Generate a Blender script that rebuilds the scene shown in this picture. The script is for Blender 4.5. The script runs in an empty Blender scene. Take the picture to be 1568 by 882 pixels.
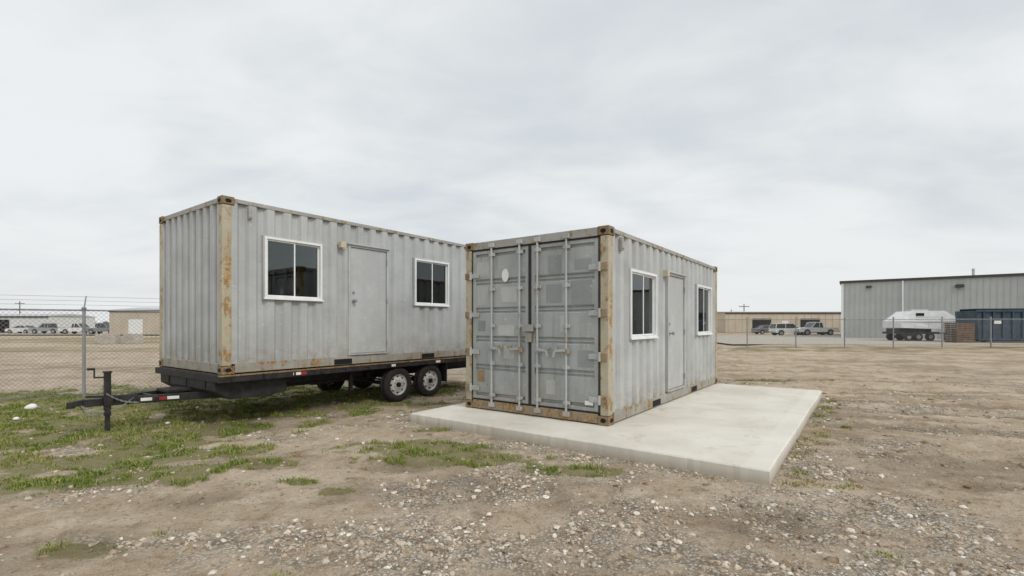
import bpy, math, random
import numpy as np
from mathutils import Vector, Matrix
random.seed(7); rng=np.random.default_rng(11)
scene=bpy.context.scene
scene.view_settings.view_transform='Standard'
scene.view_settings.look='None'
scene.view_settings.exposure=0

# ------------------------------------------------------------------ nodes
class NT:
    def __init__(s,name,tree=None):
        if tree is None:
            s.mat=bpy.data.materials.new(name); s.mat.use_nodes=True; s.t=s.mat.node_tree
        else: s.t=tree
        s.t.nodes.clear()
    def n(s,typ,ins=None,**kw):
        nd=s.t.nodes.new(typ)
        for k,v in kw.items(): setattr(nd,k,v)
        if ins:
            for k,v in ins.items():
                sock=nd.inputs[k]
                if isinstance(v,bpy.types.NodeSocket): s.t.links.new(v,sock)
                else: sock.default_value=v
        return nd
    def math(s,op,a,b=0.0,c=0.0,clamp=False):
        nd=s.n('ShaderNodeMath',{0:a,1:b,2:c},operation=op); nd.use_clamp=clamp
        return nd.outputs[0]
    def mix(s,f,a,b,blend='MIX'):
        nd=s.n('ShaderNodeMix',data_type='RGBA',blend_type=blend)
        for i,v in ((0,f),(6,a),(7,b)):
            if isinstance(v,bpy.types.NodeSocket): s.t.links.new(v,nd.inputs[i])
            else:
                nd.inputs[i].default_value=v if i==0 else (tuple(v)+(1,) if len(v)==3 else v)
        return nd.outputs[2]
    def ss(s,v,a,b,lo=0.0,hi=1.0):
        nd=s.n('ShaderNodeMapRange',{0:v,1:a,2:b,3:lo,4:hi},interpolation_type='SMOOTHSTEP'); return nd.outputs[0]
    def noise(s,vec,scale,detail=4,rough=.55,dist=0.0):
        return s.n('ShaderNodeTexNoise',{'Vector':vec,'Scale':scale,'Detail':min(detail,5),'Roughness':rough,'Distortion':dist}).outputs[0]
    def map(s,vec,sc=(1,1,1),loc=(0,0,0),rot=(0,0,0)):
        return s.n('ShaderNodeMapping',{'Vector':vec,'Scale':sc,'Location':loc,'Rotation':rot}).outputs[0]
    def obj(s): return s.n('ShaderNodeTexCoord').outputs['Object']
    def pos(s): return s.n('ShaderNodeNewGeometry').outputs['Position']
    def attr(s,nm): return s.n('ShaderNodeAttribute',attribute_name=nm).outputs['Fac']
    def bump(s,h,st=.5,d=.01): return s.n('ShaderNodeBump',{'Height':h,'Strength':st,'Distance':d}).outputs[0]
    def out(s,col,rough=.6,metal=0.0,normal=None,spec=.4):
        ins={'Base Color':col if isinstance(col,bpy.types.NodeSocket) else tuple(col)+(1,),'Roughness':rough,'Metallic':metal,'Specular IOR Level':spec}
        if normal is not None: ins['Normal']=normal
        b=s.n('ShaderNodeBsdfPrincipled',ins)
        o=s.n('ShaderNodeOutputMaterial'); s.t.links.new(b.outputs[0],o.inputs[0]); return s.mat

def simple(name,col,rough=.6,metal=0,var=.15,scale=5,spec=.4):
    t=NT(name); p=t.obj(); n=t.noise(p,scale,4,.6)
    a=tuple(c*(1-var) for c in col); b=tuple(min(1,c*(1+var)) for c in col)
    c=t.mix(t.ss(n,.3,.7),a,b)
    return t.out(c,rough,metal,None,spec)

def paint(name,base,rust=.70,chips=.69,seed=0.0,rustcol=((.16,.085,.038),(.42,.27,.125)),streakamt=.3,grime=.55,ramt=.85,edge=.055,runs=0.0,dent=.35):
    t=NT(name); p0=t.obj(); p=t.map(p0,loc=(seed*3.1,seed*1.7,0))
    blot=t.noise(p,1.3,5,.6,.3)
    st=t.noise(t.map(p,(7,7,.45)),1.5,5,.62)
    fine=t.noise(p,26,4,.7)
    dk=tuple(c*.89 for c in base); lt=tuple(min(1,c*1.07) for c in base)
    c=t.mix(t.ss(blot,.35,.65),dk,lt)
    c=t.mix(t.ss(st,.52,.74,0,streakamt),c,(base[0]*.60,base[1]*.53,base[2]*.42))
    z=t.n('ShaderNodeSeparateXYZ',{0:p0}).outputs[2]
    g=t.math('MULTIPLY',t.ss(z,0.8,0.0),t.ss(t.noise(p,5,4,.7),.33,.66,0,grime))
    c=t.mix(g,c,(.26,.21,.15))
    sc=t.noise(t.map(p,(3,3,8),loc=(8,3,2)),2.5,5,.75)
    c=t.mix(t.ss(sc,.635,.67,0,.55),c,(.66,.67,.66))
    sk=t.noise(t.map(p,(2.2,2.2,16),loc=(1,9,4)),2.2,5,.8)
    c=t.mix(t.ss(sk,.645,.67,0,.55),c,(base[0]*.45,base[1]*.43,base[2]*.40))
    if runs:
        rn=t.noise(t.map(p,(22,22,.5),loc=(3,1,0)),1.0,4,.6)
        topm=t.math('MAXIMUM',t.ss(z,1.5,2.55),t.ss(z,1.25,.85,0,.8))
        c=t.mix(t.math('MULTIPLY',t.ss(rn,.60,.72,0,runs),topm),c,(.34,.20,.09))
    rm=t.math('ADD',t.math('MULTIPLY',t.noise(p,4.2,5,.72,.3),.62),t.math('MULTIPLY',st,.38))
    rm=t.ss(rm,rust-.10,rust-.10+edge)
    chip=t.ss(t.noise(p,13,5,.78),chips,chips+.03)
    rr=t.math('MAXIMUM',rm,chip)
    rc=t.mix(t.ss(fine,.35,.65),rustcol[0],rustcol[1])
    c=t.mix(t.math('MULTIPLY',rr,ramt),c,rc)
    h=t.math('ADD',t.noise(p,2.5,3),t.math('MULTIPLY',t.math('SUBTRACT',fine,rr),.12))
    ro=t.n('ShaderNodeMapRange',{0:rr,3:.5,4:.9}).outputs[0]
    return t.out(c,ro,0,t.bump(h,dent,.016),.35)

# ------------------------------------------------------------------ mesh builder
class MB:
    def __init__(s): s.v=[];s.f=[];s.m=[]
    def add(s,vs,fs,m=0):
        o=len(s.v); s.v+= [tuple(v) for v in vs]
        for f in fs: s.f.append(tuple(i+o for i in f)); s.m.append(m)
    def box(s,x0,x1,y0,y1,z0,z1,m=0):
        vs=[(x0,y0,z0),(x1,y0,z0),(x1,y1,z0),(x0,y1,z0),(x0,y0,z1),(x1,y0,z1),(x1,y1,z1),(x0,y1,z1)]
        s.add(vs,[(0,3,2,1),(4,5,6,7),(0,1,5,4),(1,2,6,5),(2,3,7,6),(3,0,4,7)],m)
    def cyl(s,p0,p1,r,m=0,n=12,r2=None,caps=True):
        p0=Vector(p0);p1=Vector(p1);d=(p1-p0).normalized()
        a=d.orthogonal().normalized(); b=d.cross(a); r2=r if r2 is None else r2
        vs=[];
        for i in range(n):
            t=2*math.pi*i/n+math.pi/n; q=a*math.cos(t)+b*math.sin(t)
            vs.append(p0+q*r); vs.append(p1+q*r2)
        fs=[(2*i,2*((i+1)%n),2*((i+1)%n)+1,2*i+1) for i in range(n)]
        if caps: fs+= [tuple(2*i for i in range(n))[::-1],tuple(2*i+1 for i in range(n))]
        s.add(vs,fs,m)
    def beam(s,p0,p1,w,h,m=0):
        p0=Vector(p0);p1=Vector(p1);d=(p1-p0).normalized()
        sd=d.cross(Vector((0,0,1)));
        if sd.length<1e-4: sd=Vector((1,0,0))
        sd.normalize(); up=sd.cross(d).normalized()
        vs=[]
        for p in (p0,p1):
            for a,b in ((-1,-1),(1,-1),(1,1),(-1,1)): vs.append(p+sd*a*w/2+up*b*h/2)
        s.add(vs,[(0,1,2,3),(4,7,6,5),(0,4,5,1),(1,5,6,2),(2,6,7,3),(3,7,4,0)],m)
    def prism(s,poly,y0,y1,m=0,axis='y'):
        n=len(poly)
        if axis=='y': vs=[(a,y0,b) for a,b in poly]+[(a,y1,b) for a,b in poly]
        else: vs=[(y0,a,b) for a,b in poly]+[(y1,a,b) for a,b in poly]
        fs=[tuple(range(n)),tuple(range(2*n-1,n-1,-1))]+[(i,i+n,(i+1)%n+n,(i+1)%n) for i in range(n)]
        s.add(vs,fs,m)
    def lathe(s,prof,c,axis='y',n=28,m=0):
        vs=[];k=len(prof)
        for i in range(n):
            t=2*math.pi*i/n
            for r,h in prof:
                if axis=='y': vs.append((c[0]+r*math.cos(t),c[1]+h,c[2]+r*math.sin(t)))
                else: vs.append((c[0]+r*math.cos(t),c[1]+r*math.sin(t),c[2]+h))
        fs=[]
        for i in range(n):
            j=(i+1)%n
            for q in range(k-1): fs.append((i*k+q,j*k+q,j*k+q+1,i*k+q+1))
        s.add(vs,fs,m)
    def obj(s,name,mats,parent=None,bevel=0,smooth=False,loc=None,rot=None):
        me=bpy.data.meshes.new(name); me.from_pydata(s.v,[],s.f)
        for m in mats: me.materials.append(m)
        me.polygons.foreach_set('material_index',s.m)
        if smooth: me.polygons.foreach_set('use_smooth',[True]*len(s.f))
        me.update()
        o=bpy.data.objects.new(name,me); scene.collection.objects.link(o)
        if parent: o.parent=parent
        if loc: o.location=loc
        if rot is not None: o.rotation_euler=(0,0,rot)
        if bevel:
            b=o.modifiers.new('b','BEVEL'); b.width=bevel; b.segments=2; b.limit_method='ANGLE'
        return o
def empty(name,loc=(0,0,0),rot=0):
    e=bpy.data.objects.new(name,None); scene.collection.objects.link(e)
    e.location=loc; e.rotation_euler=(0,0,rot); e.empty_display_size=.2; return e

def np_mesh(name,V,T,mats,attrs={},smooth=False):
    me=bpy.data.meshes.new(name); me.vertices.add(len(V)); me.vertices.foreach_set('co',V.astype(np.float32).ravel())
    k=T.shape[1]; me.loops.add(T.size); me.loops.foreach_set('vertex_index',T.astype(np.int32).ravel())
    me.polygons.add(len(T)); me.polygons.foreach_set('loop_start',(np.arange(len(T))*k).astype(np.int32))
    me.polygons.foreach_set('loop_total',np.full(len(T),k,np.int32))
    me.polygons.foreach_set('use_smooth',np.full(len(T),smooth))
    for m in mats: me.materials.append(m)
    me.update(calc_edges=True); me.validate()
    for a,val in attrs.items():
        at=me.attributes.new(a,'FLOAT','POINT'); at.data.foreach_set('value',val.astype(np.float32))
    o=bpy.data.objects.new(name,me); scene.collection.objects.link(o); return o

# ------------------------------------------------------------------ frames
ANG=math.atan2(.806,.592)
S=np.array([.592,.806]); T=np.array([.806,-.592])
CR=np.array([1.237,6.15]); CL=np.array([-4.18,6.93])
PADH=.135; TG=-.10
CAMH=1.44

# ------------------------------------------------------------------ numpy noise
def h2(ix,iy,sd):
    v=np.sin(ix*127.1+iy*311.7+sd*74.7)*43758.5453; return v-np.floor(v)
def vn(x,y,sd=0):
    ix=np.floor(x);iy=np.floor(y);fx=x-ix;fy=y-iy;fx=fx*fx*(3-2*fx);fy=fy*fy*(3-2*fy)
    return (h2(ix,iy,sd)*(1-fx)+h2(ix+1,iy,sd)*fx)*(1-fy)+(h2(ix,iy+1,sd)*(1-fx)+h2(ix+1,iy+1,sd)*fx)*fy
def fbm(x,y,o=4,sd=0):
    r=0;a=.5;t=0
    for i in range(o):
        r=r+a*vn(x,y,sd+i*13);t+=a;x,y=x*1.7-y*1.1+5.1,x*1.1+y*1.7+1.7;a*=.5
    return r/t
def sst(v,a,b):
    t=np.clip((v-a)/(b-a),0,1);return t*t*(3-2*t)
def tcoord(x,y): return (x-CR[0])*T[0]+(y-CR[1])*T[1]
def scoord(x,y): return (x-CR[0])*S[0]+(y-CR[1])*S[1]
def pad_dist(x,y):
    s=scoord(x,y);t=tcoord(x,y)
    ds=np.maximum(np.maximum(-.86-s,s-5.62),0);dt=np.maximum(np.maximum(-2.76-t,t-1.956),0)
    return np.hypot(ds,dt)
def rutn(x,y):
    ur=x*.22+y*.975+fbm(x*.35,y*.35,2,5)*1.2
    return fbm(ur*2.6,x*.22+9,3,21)
def gz(x,y):
    x=np.asarray(x,float);y=np.asarray(y,float)
    t=tcoord(x,y); z=TG*sst(-t,2.9,4.4)
    near=1-sst(np.hypot(x,y-5),14,40)
    pd=sst(pad_dist(x,y),0.0,1.0)
    n=(fbm(x*.9,y*.9,4,3)-.5)*.08+(fbm(x*4,y*4,3,9)-.5)*.050+(fbm(x*13,y*13,2,19)-.5)*.026
    n=n-.05*np.exp(-(((x+1.25)/.5)**2+((y-4.95)/.16)**2))-.03*np.exp(-(((x-1.75)/.5)**2+((y-3.5)/.28)**2))
    rt=(rutn(x,y)-.5)*.18*sst(x+y*.2,3.0,6)
    return z+(n+rt)*near*(.12+.88*pd)
blobs=[(-1.15,5.55,.95,.34,2.0),(-.55,5.2,.75,.22,1.5),(-1.7,5.75,.4,.25,1.0),(-2.80,3.08,.28,.14,2.2),(-3.75,5.5,.8,.32,1.6),(-5.1,5.25,1.5,.42,1.5),(-4.0,4.45,1.1,.27,1.8),
       (-7.5,7.2,3.0,1.2,1.8),(-5.4,6.6,1.8,.6,1.7),(-5.0,9.2,2.8,1.5,1.4),(-9,10,3,1.8,1.4),(.62,4.7,.38,.15,1.9),(-1.95,4.35,.24,.10,2.0),(-1.5,4.15,.17,.08,1.9),
       (6,12.3,2.2,.4,1.0),(-3.5,11,3,1.5,1.2),(-6.0,4.3,1.6,.4,1.5),(-2.9,4.9,.6,.18,1.4),(-.3,5.0,.5,.15,1.2),(-1.3,6.6,.5,.15,.7)]
def gblob(x,y):
    g=0
    for bx,by,rx,ry,a in blobs: g=g+a*np.exp(-(((x-bx)/rx)**2+((y-by)/ry)**2))
    return np.minimum(g,1.35)
def grassmask(x,y):
    g=gblob(x,y)
    n=fbm(x*2.0,y*2.6,5,31)
    far=.8*sst(y,35,30)*sst(y,24.0,28)+.45*sst(y,13,18)*sst(-x,4,8)*sst(y,24,16)+.8*sst(y,37,40)*sst(y,64,55)*sst(-x,5,9)
    v=sst(g*1.0+far+ (n-.5)*2.6,.60,.95)
    return v*sst(g+far,.12,.4)*(pad_dist(x,y)>.03)
def gravelmask(x,y):
    base=.19+.55*np.exp(-pad_dist(x,y)/.6)+.5*np.exp(-(((x-.2)/2.2)**2+((y-4.1)/.9)**2))+.4*np.exp(-(((x+2.6)/2.0)**2+((y-6.6)/.7)**2))+.32*np.exp(-(((x-3.6)/1.6)**2+((y-3.2)/.9)**2))+.45*np.exp(-(((x+.6)/.8)**2+((y-2.9)/.45)**2))
    n=fbm(x*1.3,y*1.9,5,55)
    return np.clip(sst(base+(n-.5)*2.6,.24,.95),0,1)*(1-.6*sst(y,9,16))
def damp_shade_mask(x,y):
    n=fbm(x*.7+3,y*1.0,5,77)
    d=.5*sst(n,.56,.68)
    d=np.maximum(d,sst(rutn(x,y),.48,.35)*sst(x+y*.2,3.0,6)*.75)
    d=np.maximum(d,1.0*np.exp(-(((x+1.15)/.5)**2+((y-5.0)/.14)**2)))
    d=np.maximum(d,1.0*np.exp(-(((x-1.75)/.5)**2+((y-3.5)/.28)**2))*sst(fbm(x*5,y*5,3,4),.30,.55))
    d=np.maximum(d,.9*np.exp(-(((x+2.3)/.6)**2+((y-3.9)/.22)**2))*sst(fbm(x*4,y*4,3,14),.30,.55))
    d=np.maximum(d,.6*np.exp(-(((x-.35)/.4)**2+((y-2.75)/.2)**2)))
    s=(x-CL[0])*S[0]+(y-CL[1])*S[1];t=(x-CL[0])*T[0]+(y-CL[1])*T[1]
    d=np.maximum(d,.8*sst(s,-.4,.4)*sst(6.6-s,0,.5)*sst(t,-2.8,-2.0)*sst(.35-t,0,.5))  # shade below the trailer, painted into the ground over its footprint
    return d

# ------------------------------------------------------------------ ground
def axis(a,b,st,lim_lo,lim_hi,g=1.10):
    mid=list(np.arange(a,b,st)); lo=[];x=a;d=st
    while x>lim_lo: d*=g;x-=d;lo.append(x)
    hi=[];x=mid[-1];d=st
    while x<lim_hi: d*=g;x+=d;hi.append(x)
    return np.array(lo[::-1]+mid+hi)
gx=axis(-8,8.5,.034,-2500,2500,1.07); gy=axis(1.7,9.5,.030,-2500,2500,1.05)
X,Y=np.meshgrid(gx,gy); Xf=X.ravel();Yf=Y.ravel()
Z=gz(Xf,Yf)
nx=len(gx);ny=len(gy)
idx=np.arange(nx*ny).reshape(ny,nx)
Q=np.stack([idx[:-1,:-1],idx[:-1,1:],idx[1:,1:],idx[1:,:-1]],-1).reshape(-1,4)
t=NT('ground_dirt'); p=t.pos(); gr=t.attr('grass'); gv=t.attr('gravel'); dm=t.attr('damp_shade')
n1=t.noise(p,.55,5,.62,.3); n2=t.noise(p,3.2,5,.7); n3=t.noise(p,22,4,.75); n4=t.noise(p,90,3,.8)
c=t.mix(t.ss(n1,.35,.65),(.450,.345,.238),(.575,.465,.345))
c=t.mix(t.ss(n2,.48,.68,0,.75),c,(.66,.565,.440))
c=t.mix(t.ss(n2,.48,.32,0,.78),c,(.285,.205,.130))
c=t.mix(t.ss(n3,.53,.66,0,.66),c,(.205,.150,.097))
c=t.mix(t.ss(n4,.52,.68,0,.62),c,(.74,.67,.57))
vo=t.n('ShaderNodeTexVoronoi',{'Vector':p,'Scale':42.0,'Randomness':1.0})
vc=t.n('ShaderNodeSeparateColor',{0:vo.outputs['Color']}).outputs[0]
peb=t.mix(vc,(.26,.215,.165),(.82,.78,.70))
peb=t.mix(t.ss(vo.outputs['Distance'],.35,.62,0,.8),peb,(.165,.13,.09))
pm=t.math('MULTIPLY',gv,t.ss(t.noise(p,7,4,.7),.38,.54))
c=t.mix(t.math('MULTIPLY',pm,.8),c,peb)
gcol=t.mix(t.noise(p,30,4,.7),(.115,.140,.035),(.29,.25,.115))
c=t.mix(t.math('MULTIPLY',gr,.75),c,gcol)
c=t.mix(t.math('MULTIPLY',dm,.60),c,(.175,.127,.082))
h=t.math('ADD',t.math('MULTIPLY',n2,.5),t.math('ADD',t.math('MULTIPLY',n3,.5),t.math('ADD',t.math('MULTIPLY',n4,.18),t.math('MULTIPLY',t.math('MULTIPLY',pm,t.math('SUBTRACT',.6,vo.outputs['Distance'])),.38))))
gm=t.out(c,.95,0,t.bump(h,1.0,.08),.15)
ground=np_mesh('ground',np.stack([Xf,Yf,Z],1),Q,[gm],dict(grass=grassmask(Xf,Yf),gravel=gravelmask(Xf,Yf),damp_shade=damp_shade_mask(Xf,Yf)),True)
print('ground verts',len(Xf))

# ------------------------------------------------------------------ gravel stones
ph=(1+5**.5)/2
ico=np.array([(-1,ph,0),(1,ph,0),(-1,-ph,0),(1,-ph,0),(0,-1,ph),(0,1,ph),(0,-1,-ph),(0,1,-ph),(ph,0,-1),(ph,0,1),(-ph,0,-1),(-ph,0,1)])/1.9
icf=np.array([(0,11,5),(0,5,1),(0,1,7),(0,7,10),(0,10,11),(1,5,9),(5,11,4),(11,10,2),(10,7,6),(7,1,8),(3,9,4),(3,4,2),(3,2,6),(3,6,8),(3,8,9),(4,9,5),(2,4,11),(6,2,10),(8,6,7),(9,8,1)])
N=1300000
px=rng.uniform(-11,11,N);py=1.7+rng.uniform(0,1,N)**1.3*11
m=gravelmask(px,py)*(.08+.92*sst(fbm(px*5,py*5,3,91),.40,.60))
m=m*np.minimum(1,(4.5/py)**1.2)*.20
m=m*(1-.7*grassmask(px,py))*(1-.6*damp_shade_mask(px,py))
keep=(rng.uniform(0,1,N)<m+.003)&(pad_dist(px,py)>.015)&(np.abs(px)<1.4*py+1.5)
px=px[keep];py=py[keep];n=len(px)
sz=.0040+.0165*rng.uniform(0,1,n)**3.6; sz*= (1+.06*py)
V=ico[None]*(1+rng.uniform(-.42,.42,(n,12,1)))
an=rng.uniform(0,6.283,n);V=V*np.stack([rng.uniform(.8,1.5,n),rng.uniform(.6,1.1,n),rng.uniform(.4,.9,n)],1)[:,None,:]
ca=np.cos(an)[:,None];sa=np.sin(an)[:,None]
VX=V[...,0]*ca-V[...,1]*sa;VY=V[...,0]*sa+V[...,1]*ca
V=np.stack([VX*sz[:,None]+px[:,None],VY*sz[:,None]+py[:,None],V[...,2]*sz[:,None]+(gz(px,py)+sz*.10)[:,None]],-1)
F=(icf[None]+(np.arange(n)*12)[:,None,None]).reshape(-1,3)
tone=np.repeat(rng.uniform(0,1,n),12)
t=NT('stone'); tn=t.attr('tone')
cr=t.n('ShaderNodeValToRGB',{0:tn}); e=cr.color_ramp.elements
e[0].position=0;e[0].color=(.16,.12,.085,1);e[1].position=1;e[1].color=(.80,.775,.71,1)
for q,cc in ((.40,(.38,.30,.22,1)),(.75,(.56,.50,.42,1))):
    k=e.new(q);k.color=cc
sm=t.out(t.mix(t.ss(t.noise(t.pos(),45,3),.4,.7,0,.8),cr.outputs[0],(.50,.395,.285)),.95,0,None,.15)
np_mesh('gravel',V.reshape(-1,3),F,[sm],dict(tone=tone))
print('stones',n)

# ------------------------------------------------------------------ grass
def blades(name,px,py,hmin,hmax,mat,w=.0032,spread=.8,tone=None,hs=None):
    n=len(px);h=rng.uniform(hmin,hmax,n)*(1 if hs is None else hs);a=rng.uniform(0,6.283,n);l=h*rng.uniform(.2,1.3,n)*spread
    w=w*(1+.10*py)
    z=gz(px,py)-.004;dx=np.cos(a);dy=np.sin(a)
    b=rng.uniform(0,6.283,n);wx=np.cos(b)*w;wy=np.sin(b)*w
    V=np.zeros((n,5,3))
    V[:,0]=np.stack([px-wx,py-wy,z],1);V[:,1]=np.stack([px+wx,py+wy,z],1)
    mx=px+dx*l*.35;my=py+dy*l*.35;mz=z+h*.62
    V[:,2]=np.stack([mx-wx*.8,my-wy*.8,mz],1);V[:,3]=np.stack([mx+wx*.8,my+wy*.8,mz],1)
    V[:,4]=np.stack([px+dx*l,py+dy*l,z+h*.95],1)
    F=np.array([(0,1,3),(0,3,2),(2,3,4)])[None]+(np.arange(n)*5)[:,None,None]
    if tone is None: tone=rng.uniform(0,1,n)
    return np_mesh(name,V.reshape(-1,3),F.reshape(-1,3),[mat],dict(tone=np.repeat(tone,5)))
t=NT('grass_blade'); cr=t.n('ShaderNodeValToRGB',{0:t.math('ADD',t.math('MULTIPLY',t.attr('tone'),.6),t.math('MULTIPLY',t.noise(t.pos(),2.5,4),.42))}); e=cr.color_ramp.elements
e[0].position=.2;e[0].color=(.095,.145,.020,1);e[1].position=.92;e[1].color=(.28,.205,.11,1)
k=e.new(.48);k.color=(.215,.270,.055,1);k=e.new(.62);k.color=(.34,.335,.12,1);k=e.new(.76);k.color=(.46,.385,.21,1)
grm=t.out(cr.outputs[0],.7,0,None,.2)
N=1100000
px=rng.uniform(-13,10,N);py=1.8+rng.uniform(0,1,N)**1.2*12
cl_=fbm(px*6,py*6,3,66)
g=grassmask(px,py)*sst(cl_,.36,.58)
keep=(rng.uniform(0,1,N)<g*.9)&(np.abs(px)<1.4*py+1.5)
gx_=px[keep];gy_=py[keep];gh=.5+1.0*sst(cl_[keep],.45,.7)
gt=np.clip(rng.normal(.44,.25,len(gx_))+(fbm(gx_*1.5,gy_*1.5,3,12)-.5)*.7,0,1)
cxs=[];cys=[];cts=[];chs=[]
cc_=rng.uniform(0,1,(3000,3));wx_=-8+cc_[:,0]*17;wy_=2+cc_[:,1]**1.2*10
wm=sst(fbm(wx_*.8,wy_*.8,3,41),.52,.68)*(.35+.65*np.exp(-pad_dist(wx_,wy_)/1.2))
ok=(cc_[:,2]<wm*.6)&(pad_dist(wx_,wy_)>.06)
for a,b in zip(wx_[ok],wy_[ok]):
    k=int(8+80*random.random()**2.5);r=.012+.04*random.random();dead=random.random()<.6
    cxs.append(rng.normal(a,r,k));cys.append(rng.normal(b,r*.8,k));cts.append(np.clip(rng.normal(.97 if dead else .5,.15,k),0,1.2));chs.append(np.full(k,random.uniform(.4,1.1)))
for q in rng.uniform(-.8,5.5,50):
    o_=2.0+abs(rng.normal(0,.22));a=CR[0]+S[0]*q+T[0]*o_;b=CR[1]+S[1]*q+T[1]*o_
    k=int(20+60*random.random());dead=random.random()<.65
    cxs.append(rng.normal(a,.045,k));cys.append(rng.normal(b,.04,k));cts.append(np.clip(rng.normal(.97 if dead else .5,.15,k),0,1.2));chs.append(np.full(k,random.uniform(.5,1.1)))
ex=np.concatenate(cxs);ey=np.concatenate(cys);et=np.concatenate(cts);eh=np.concatenate(chs)
ok=pad_dist(ex,ey)>.015;ex=ex[ok];ey=ey[ok];et=et[ok];eh=eh[ok]
blades('grass',np.concatenate([gx_,ex]),np.concatenate([gy_,ey]),.012,.048,grm,tone=np.concatenate([gt,et]),hs=np.concatenate([gh,eh]))
print('blades',len(gx_),len(ex))

n=3500;px=rng.uniform(-8,9,n);py=1.8+rng.uniform(0,1,n)**1.2*9
near=rng.uniform(0,1,n)<(.12+.85*np.exp(-pad_dist(px,py)/.5)+.6*damp_shade_mask(px,py)+.25*sst(px,3,5))*.6
ok=(pad_dist(px,py)>.03)&near;px=px[ok];py=py[ok];n=len(px)
sz=.010+.035*rng.uniform(0,1,n)**3
V=ico[None]*(1+rng.uniform(-.4,.4,(n,12,1)))*np.stack([rng.uniform(.8,1.6,n),rng.uniform(.7,1.2,n),rng.uniform(.3,.7,n)],1)[:,None,:]
V=V*sz[:,None,None]+np.stack([px,py,gz(px,py)],1)[:,None,:]
np_mesh('dirt_clods',V.reshape(-1,3),(icf[None]+(np.arange(n)*12)[:,None,None]).reshape(-1,3),[simple('clod_soil',(.27,.20,.135),.95,0,.45,9,.1)],{},True)

# ------------------------------------------------------------------ materials for things
P_side=paint('container_paint',(.440,.457,.457),rust=.735,chips=.690,seed=1,runs=.5,dent=.25)
P_side2=paint('container_paint_b',(.455,.472,.472),rust=.735,chips=.695,seed=5,runs=.5,dent=.25)
P_door=paint('container_door_paint',(.370,.392,.392),rust=.710,chips=.675,seed=9,runs=.5,streakamt=.5,dent=.5)
P_post=paint('rusty_post',(.45,.41,.31),rust=.580,chips=.60,seed=3,streakamt=.8,rustcol=((.20,.105,.040),(.48,.31,.125)),ramt=.88,edge=.09)
P_rail=paint('rail_paint',(.35,.35,.325),rust=.620,chips=.61,seed=4,streakamt=.6,ramt=.85,edge=.07)
P_rust=paint('rust_sill',(.29,.235,.16),rust=.57,chips=.56,seed=6,streakamt=.8,ramt=.85,edge=.08)
P_cast=paint('casting_rust',(.23,.175,.105),rust=.55,chips=.53,seed=7,rustcol=((.075,.045,.025),(.34,.21,.09)),streakamt=.8,edge=.08)
M_black=simple('black_steel',(.022,.021,.021),.6,0,.5,9)
M_dark=simple('dark_hole',(.01,.01,.01),.9)
M_rub=simple('tyre_rubber',(.030,.028,.026),.9,0,.4,20)
M_white=simple('white_vinyl',(.78,.79,.79),.45,0,.05)
M_wheel=paint('wheel_white',(.72,.71,.68),rust=.72,chips=.68,seed=22)
M_gal=simple('galvanised',(.34,.35,.36),.5,.5,.2)
M_bar=paint('lock_bar_paint',(.42,.44,.435),rust=.67,chips=.625,seed=8)
M_gask=simple('door_gasket',(.035,.033,.03),.8,0,.4)
M_doorp=paint('personnel_door_paint',(.475,.49,.49),rust=.84,chips=.80,seed=12,streakamt=.15,grime=.25,dent=.15)
M_frame=paint('door_frame_paint',(.45,.465,.46),rust=.76,chips=.72,seed=13)
M_int=simple('interior_ply',(.20,.18,.15),.8)
M_beige=simple('beige_plastic',(.55,.49,.38),.6)
M_refl=simple('reflective_tape',(.78,.76,.74),.3,0,.05)
M_red=simple('red_tape',(.35,.03,.03),.4)
M_patchd=paint('repaint_dark',(.275,.298,.298),rust=.78,chips=.74,seed=31)
M_patchl=paint('repaint_light',(.48,.495,.485),rust=.78,chips=.74,seed=33)
M_brown=simple('brown_placard',(.30,.21,.10),.7)
t=NT('window_glass'); gl=t.n('ShaderNodeBsdfGlossy',{'Color':(.9,.95,.95,1),'Roughness':.02})
tr=t.n('ShaderNodeBsdfTransparent',{'Color':(.50,.53,.53,1)}); fr=t.n('ShaderNodeFresnel',{'IOR':1.8})
mx=t.n('ShaderNodeMixShader',{0:fr.outputs[0],1:tr.outputs[0],2:gl.outputs[0]})
o=t.n('ShaderNodeOutputMaterial',{0:mx.outputs[0]}); M_glass=t.mat

# ------------------------------------------------------------------ container
def corr(mb,mapf,a0,a1,z0,z1,ops,period=.278,depth=.046,m=0):
    seg=[(0,0),(.34,0),(.48,1),(.80,1),(.94,0)]
    n=max(1,round((a1-a0)/period));P=(a1-a0)/n
    pts=[(a0+(i+u)*P,d) for i in range(n) for u,d in seg]+[(a1,0)]
    xs=[q[0] for q in pts];ds=[q[1] for q in pts]
    br=sorted(set([round(v,5) for v in xs]+[round(v,5) for o in ops for v in (o[0],o[1]) if a0<v<a1]))
    def D(a): return float(np.interp(a,xs,ds))*depth
    for i in range(len(br)-1):
        u,v=br[i],br[i+1]
        if v-u<1e-4: continue
        iv=[(z0,z1)]
        for o in ops:
            if o[0]<=u+1e-4 and v<=o[1]+1e-4:
                nv=[]
                for a,b in iv:
                    if o[2]>a: nv.append((a,min(b,o[2])))
                    if o[3]<b: nv.append((max(a,o[3]),b))
                iv=[q for q in nv if q[1]-q[0]>1e-4]
        for a,b in iv:
            mb.add([mapf(u,D(u),a),mapf(v,D(v),a),mapf(v,D(v),b),mapf(u,D(u),b)],[(0,1,2,3)],m)

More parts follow.
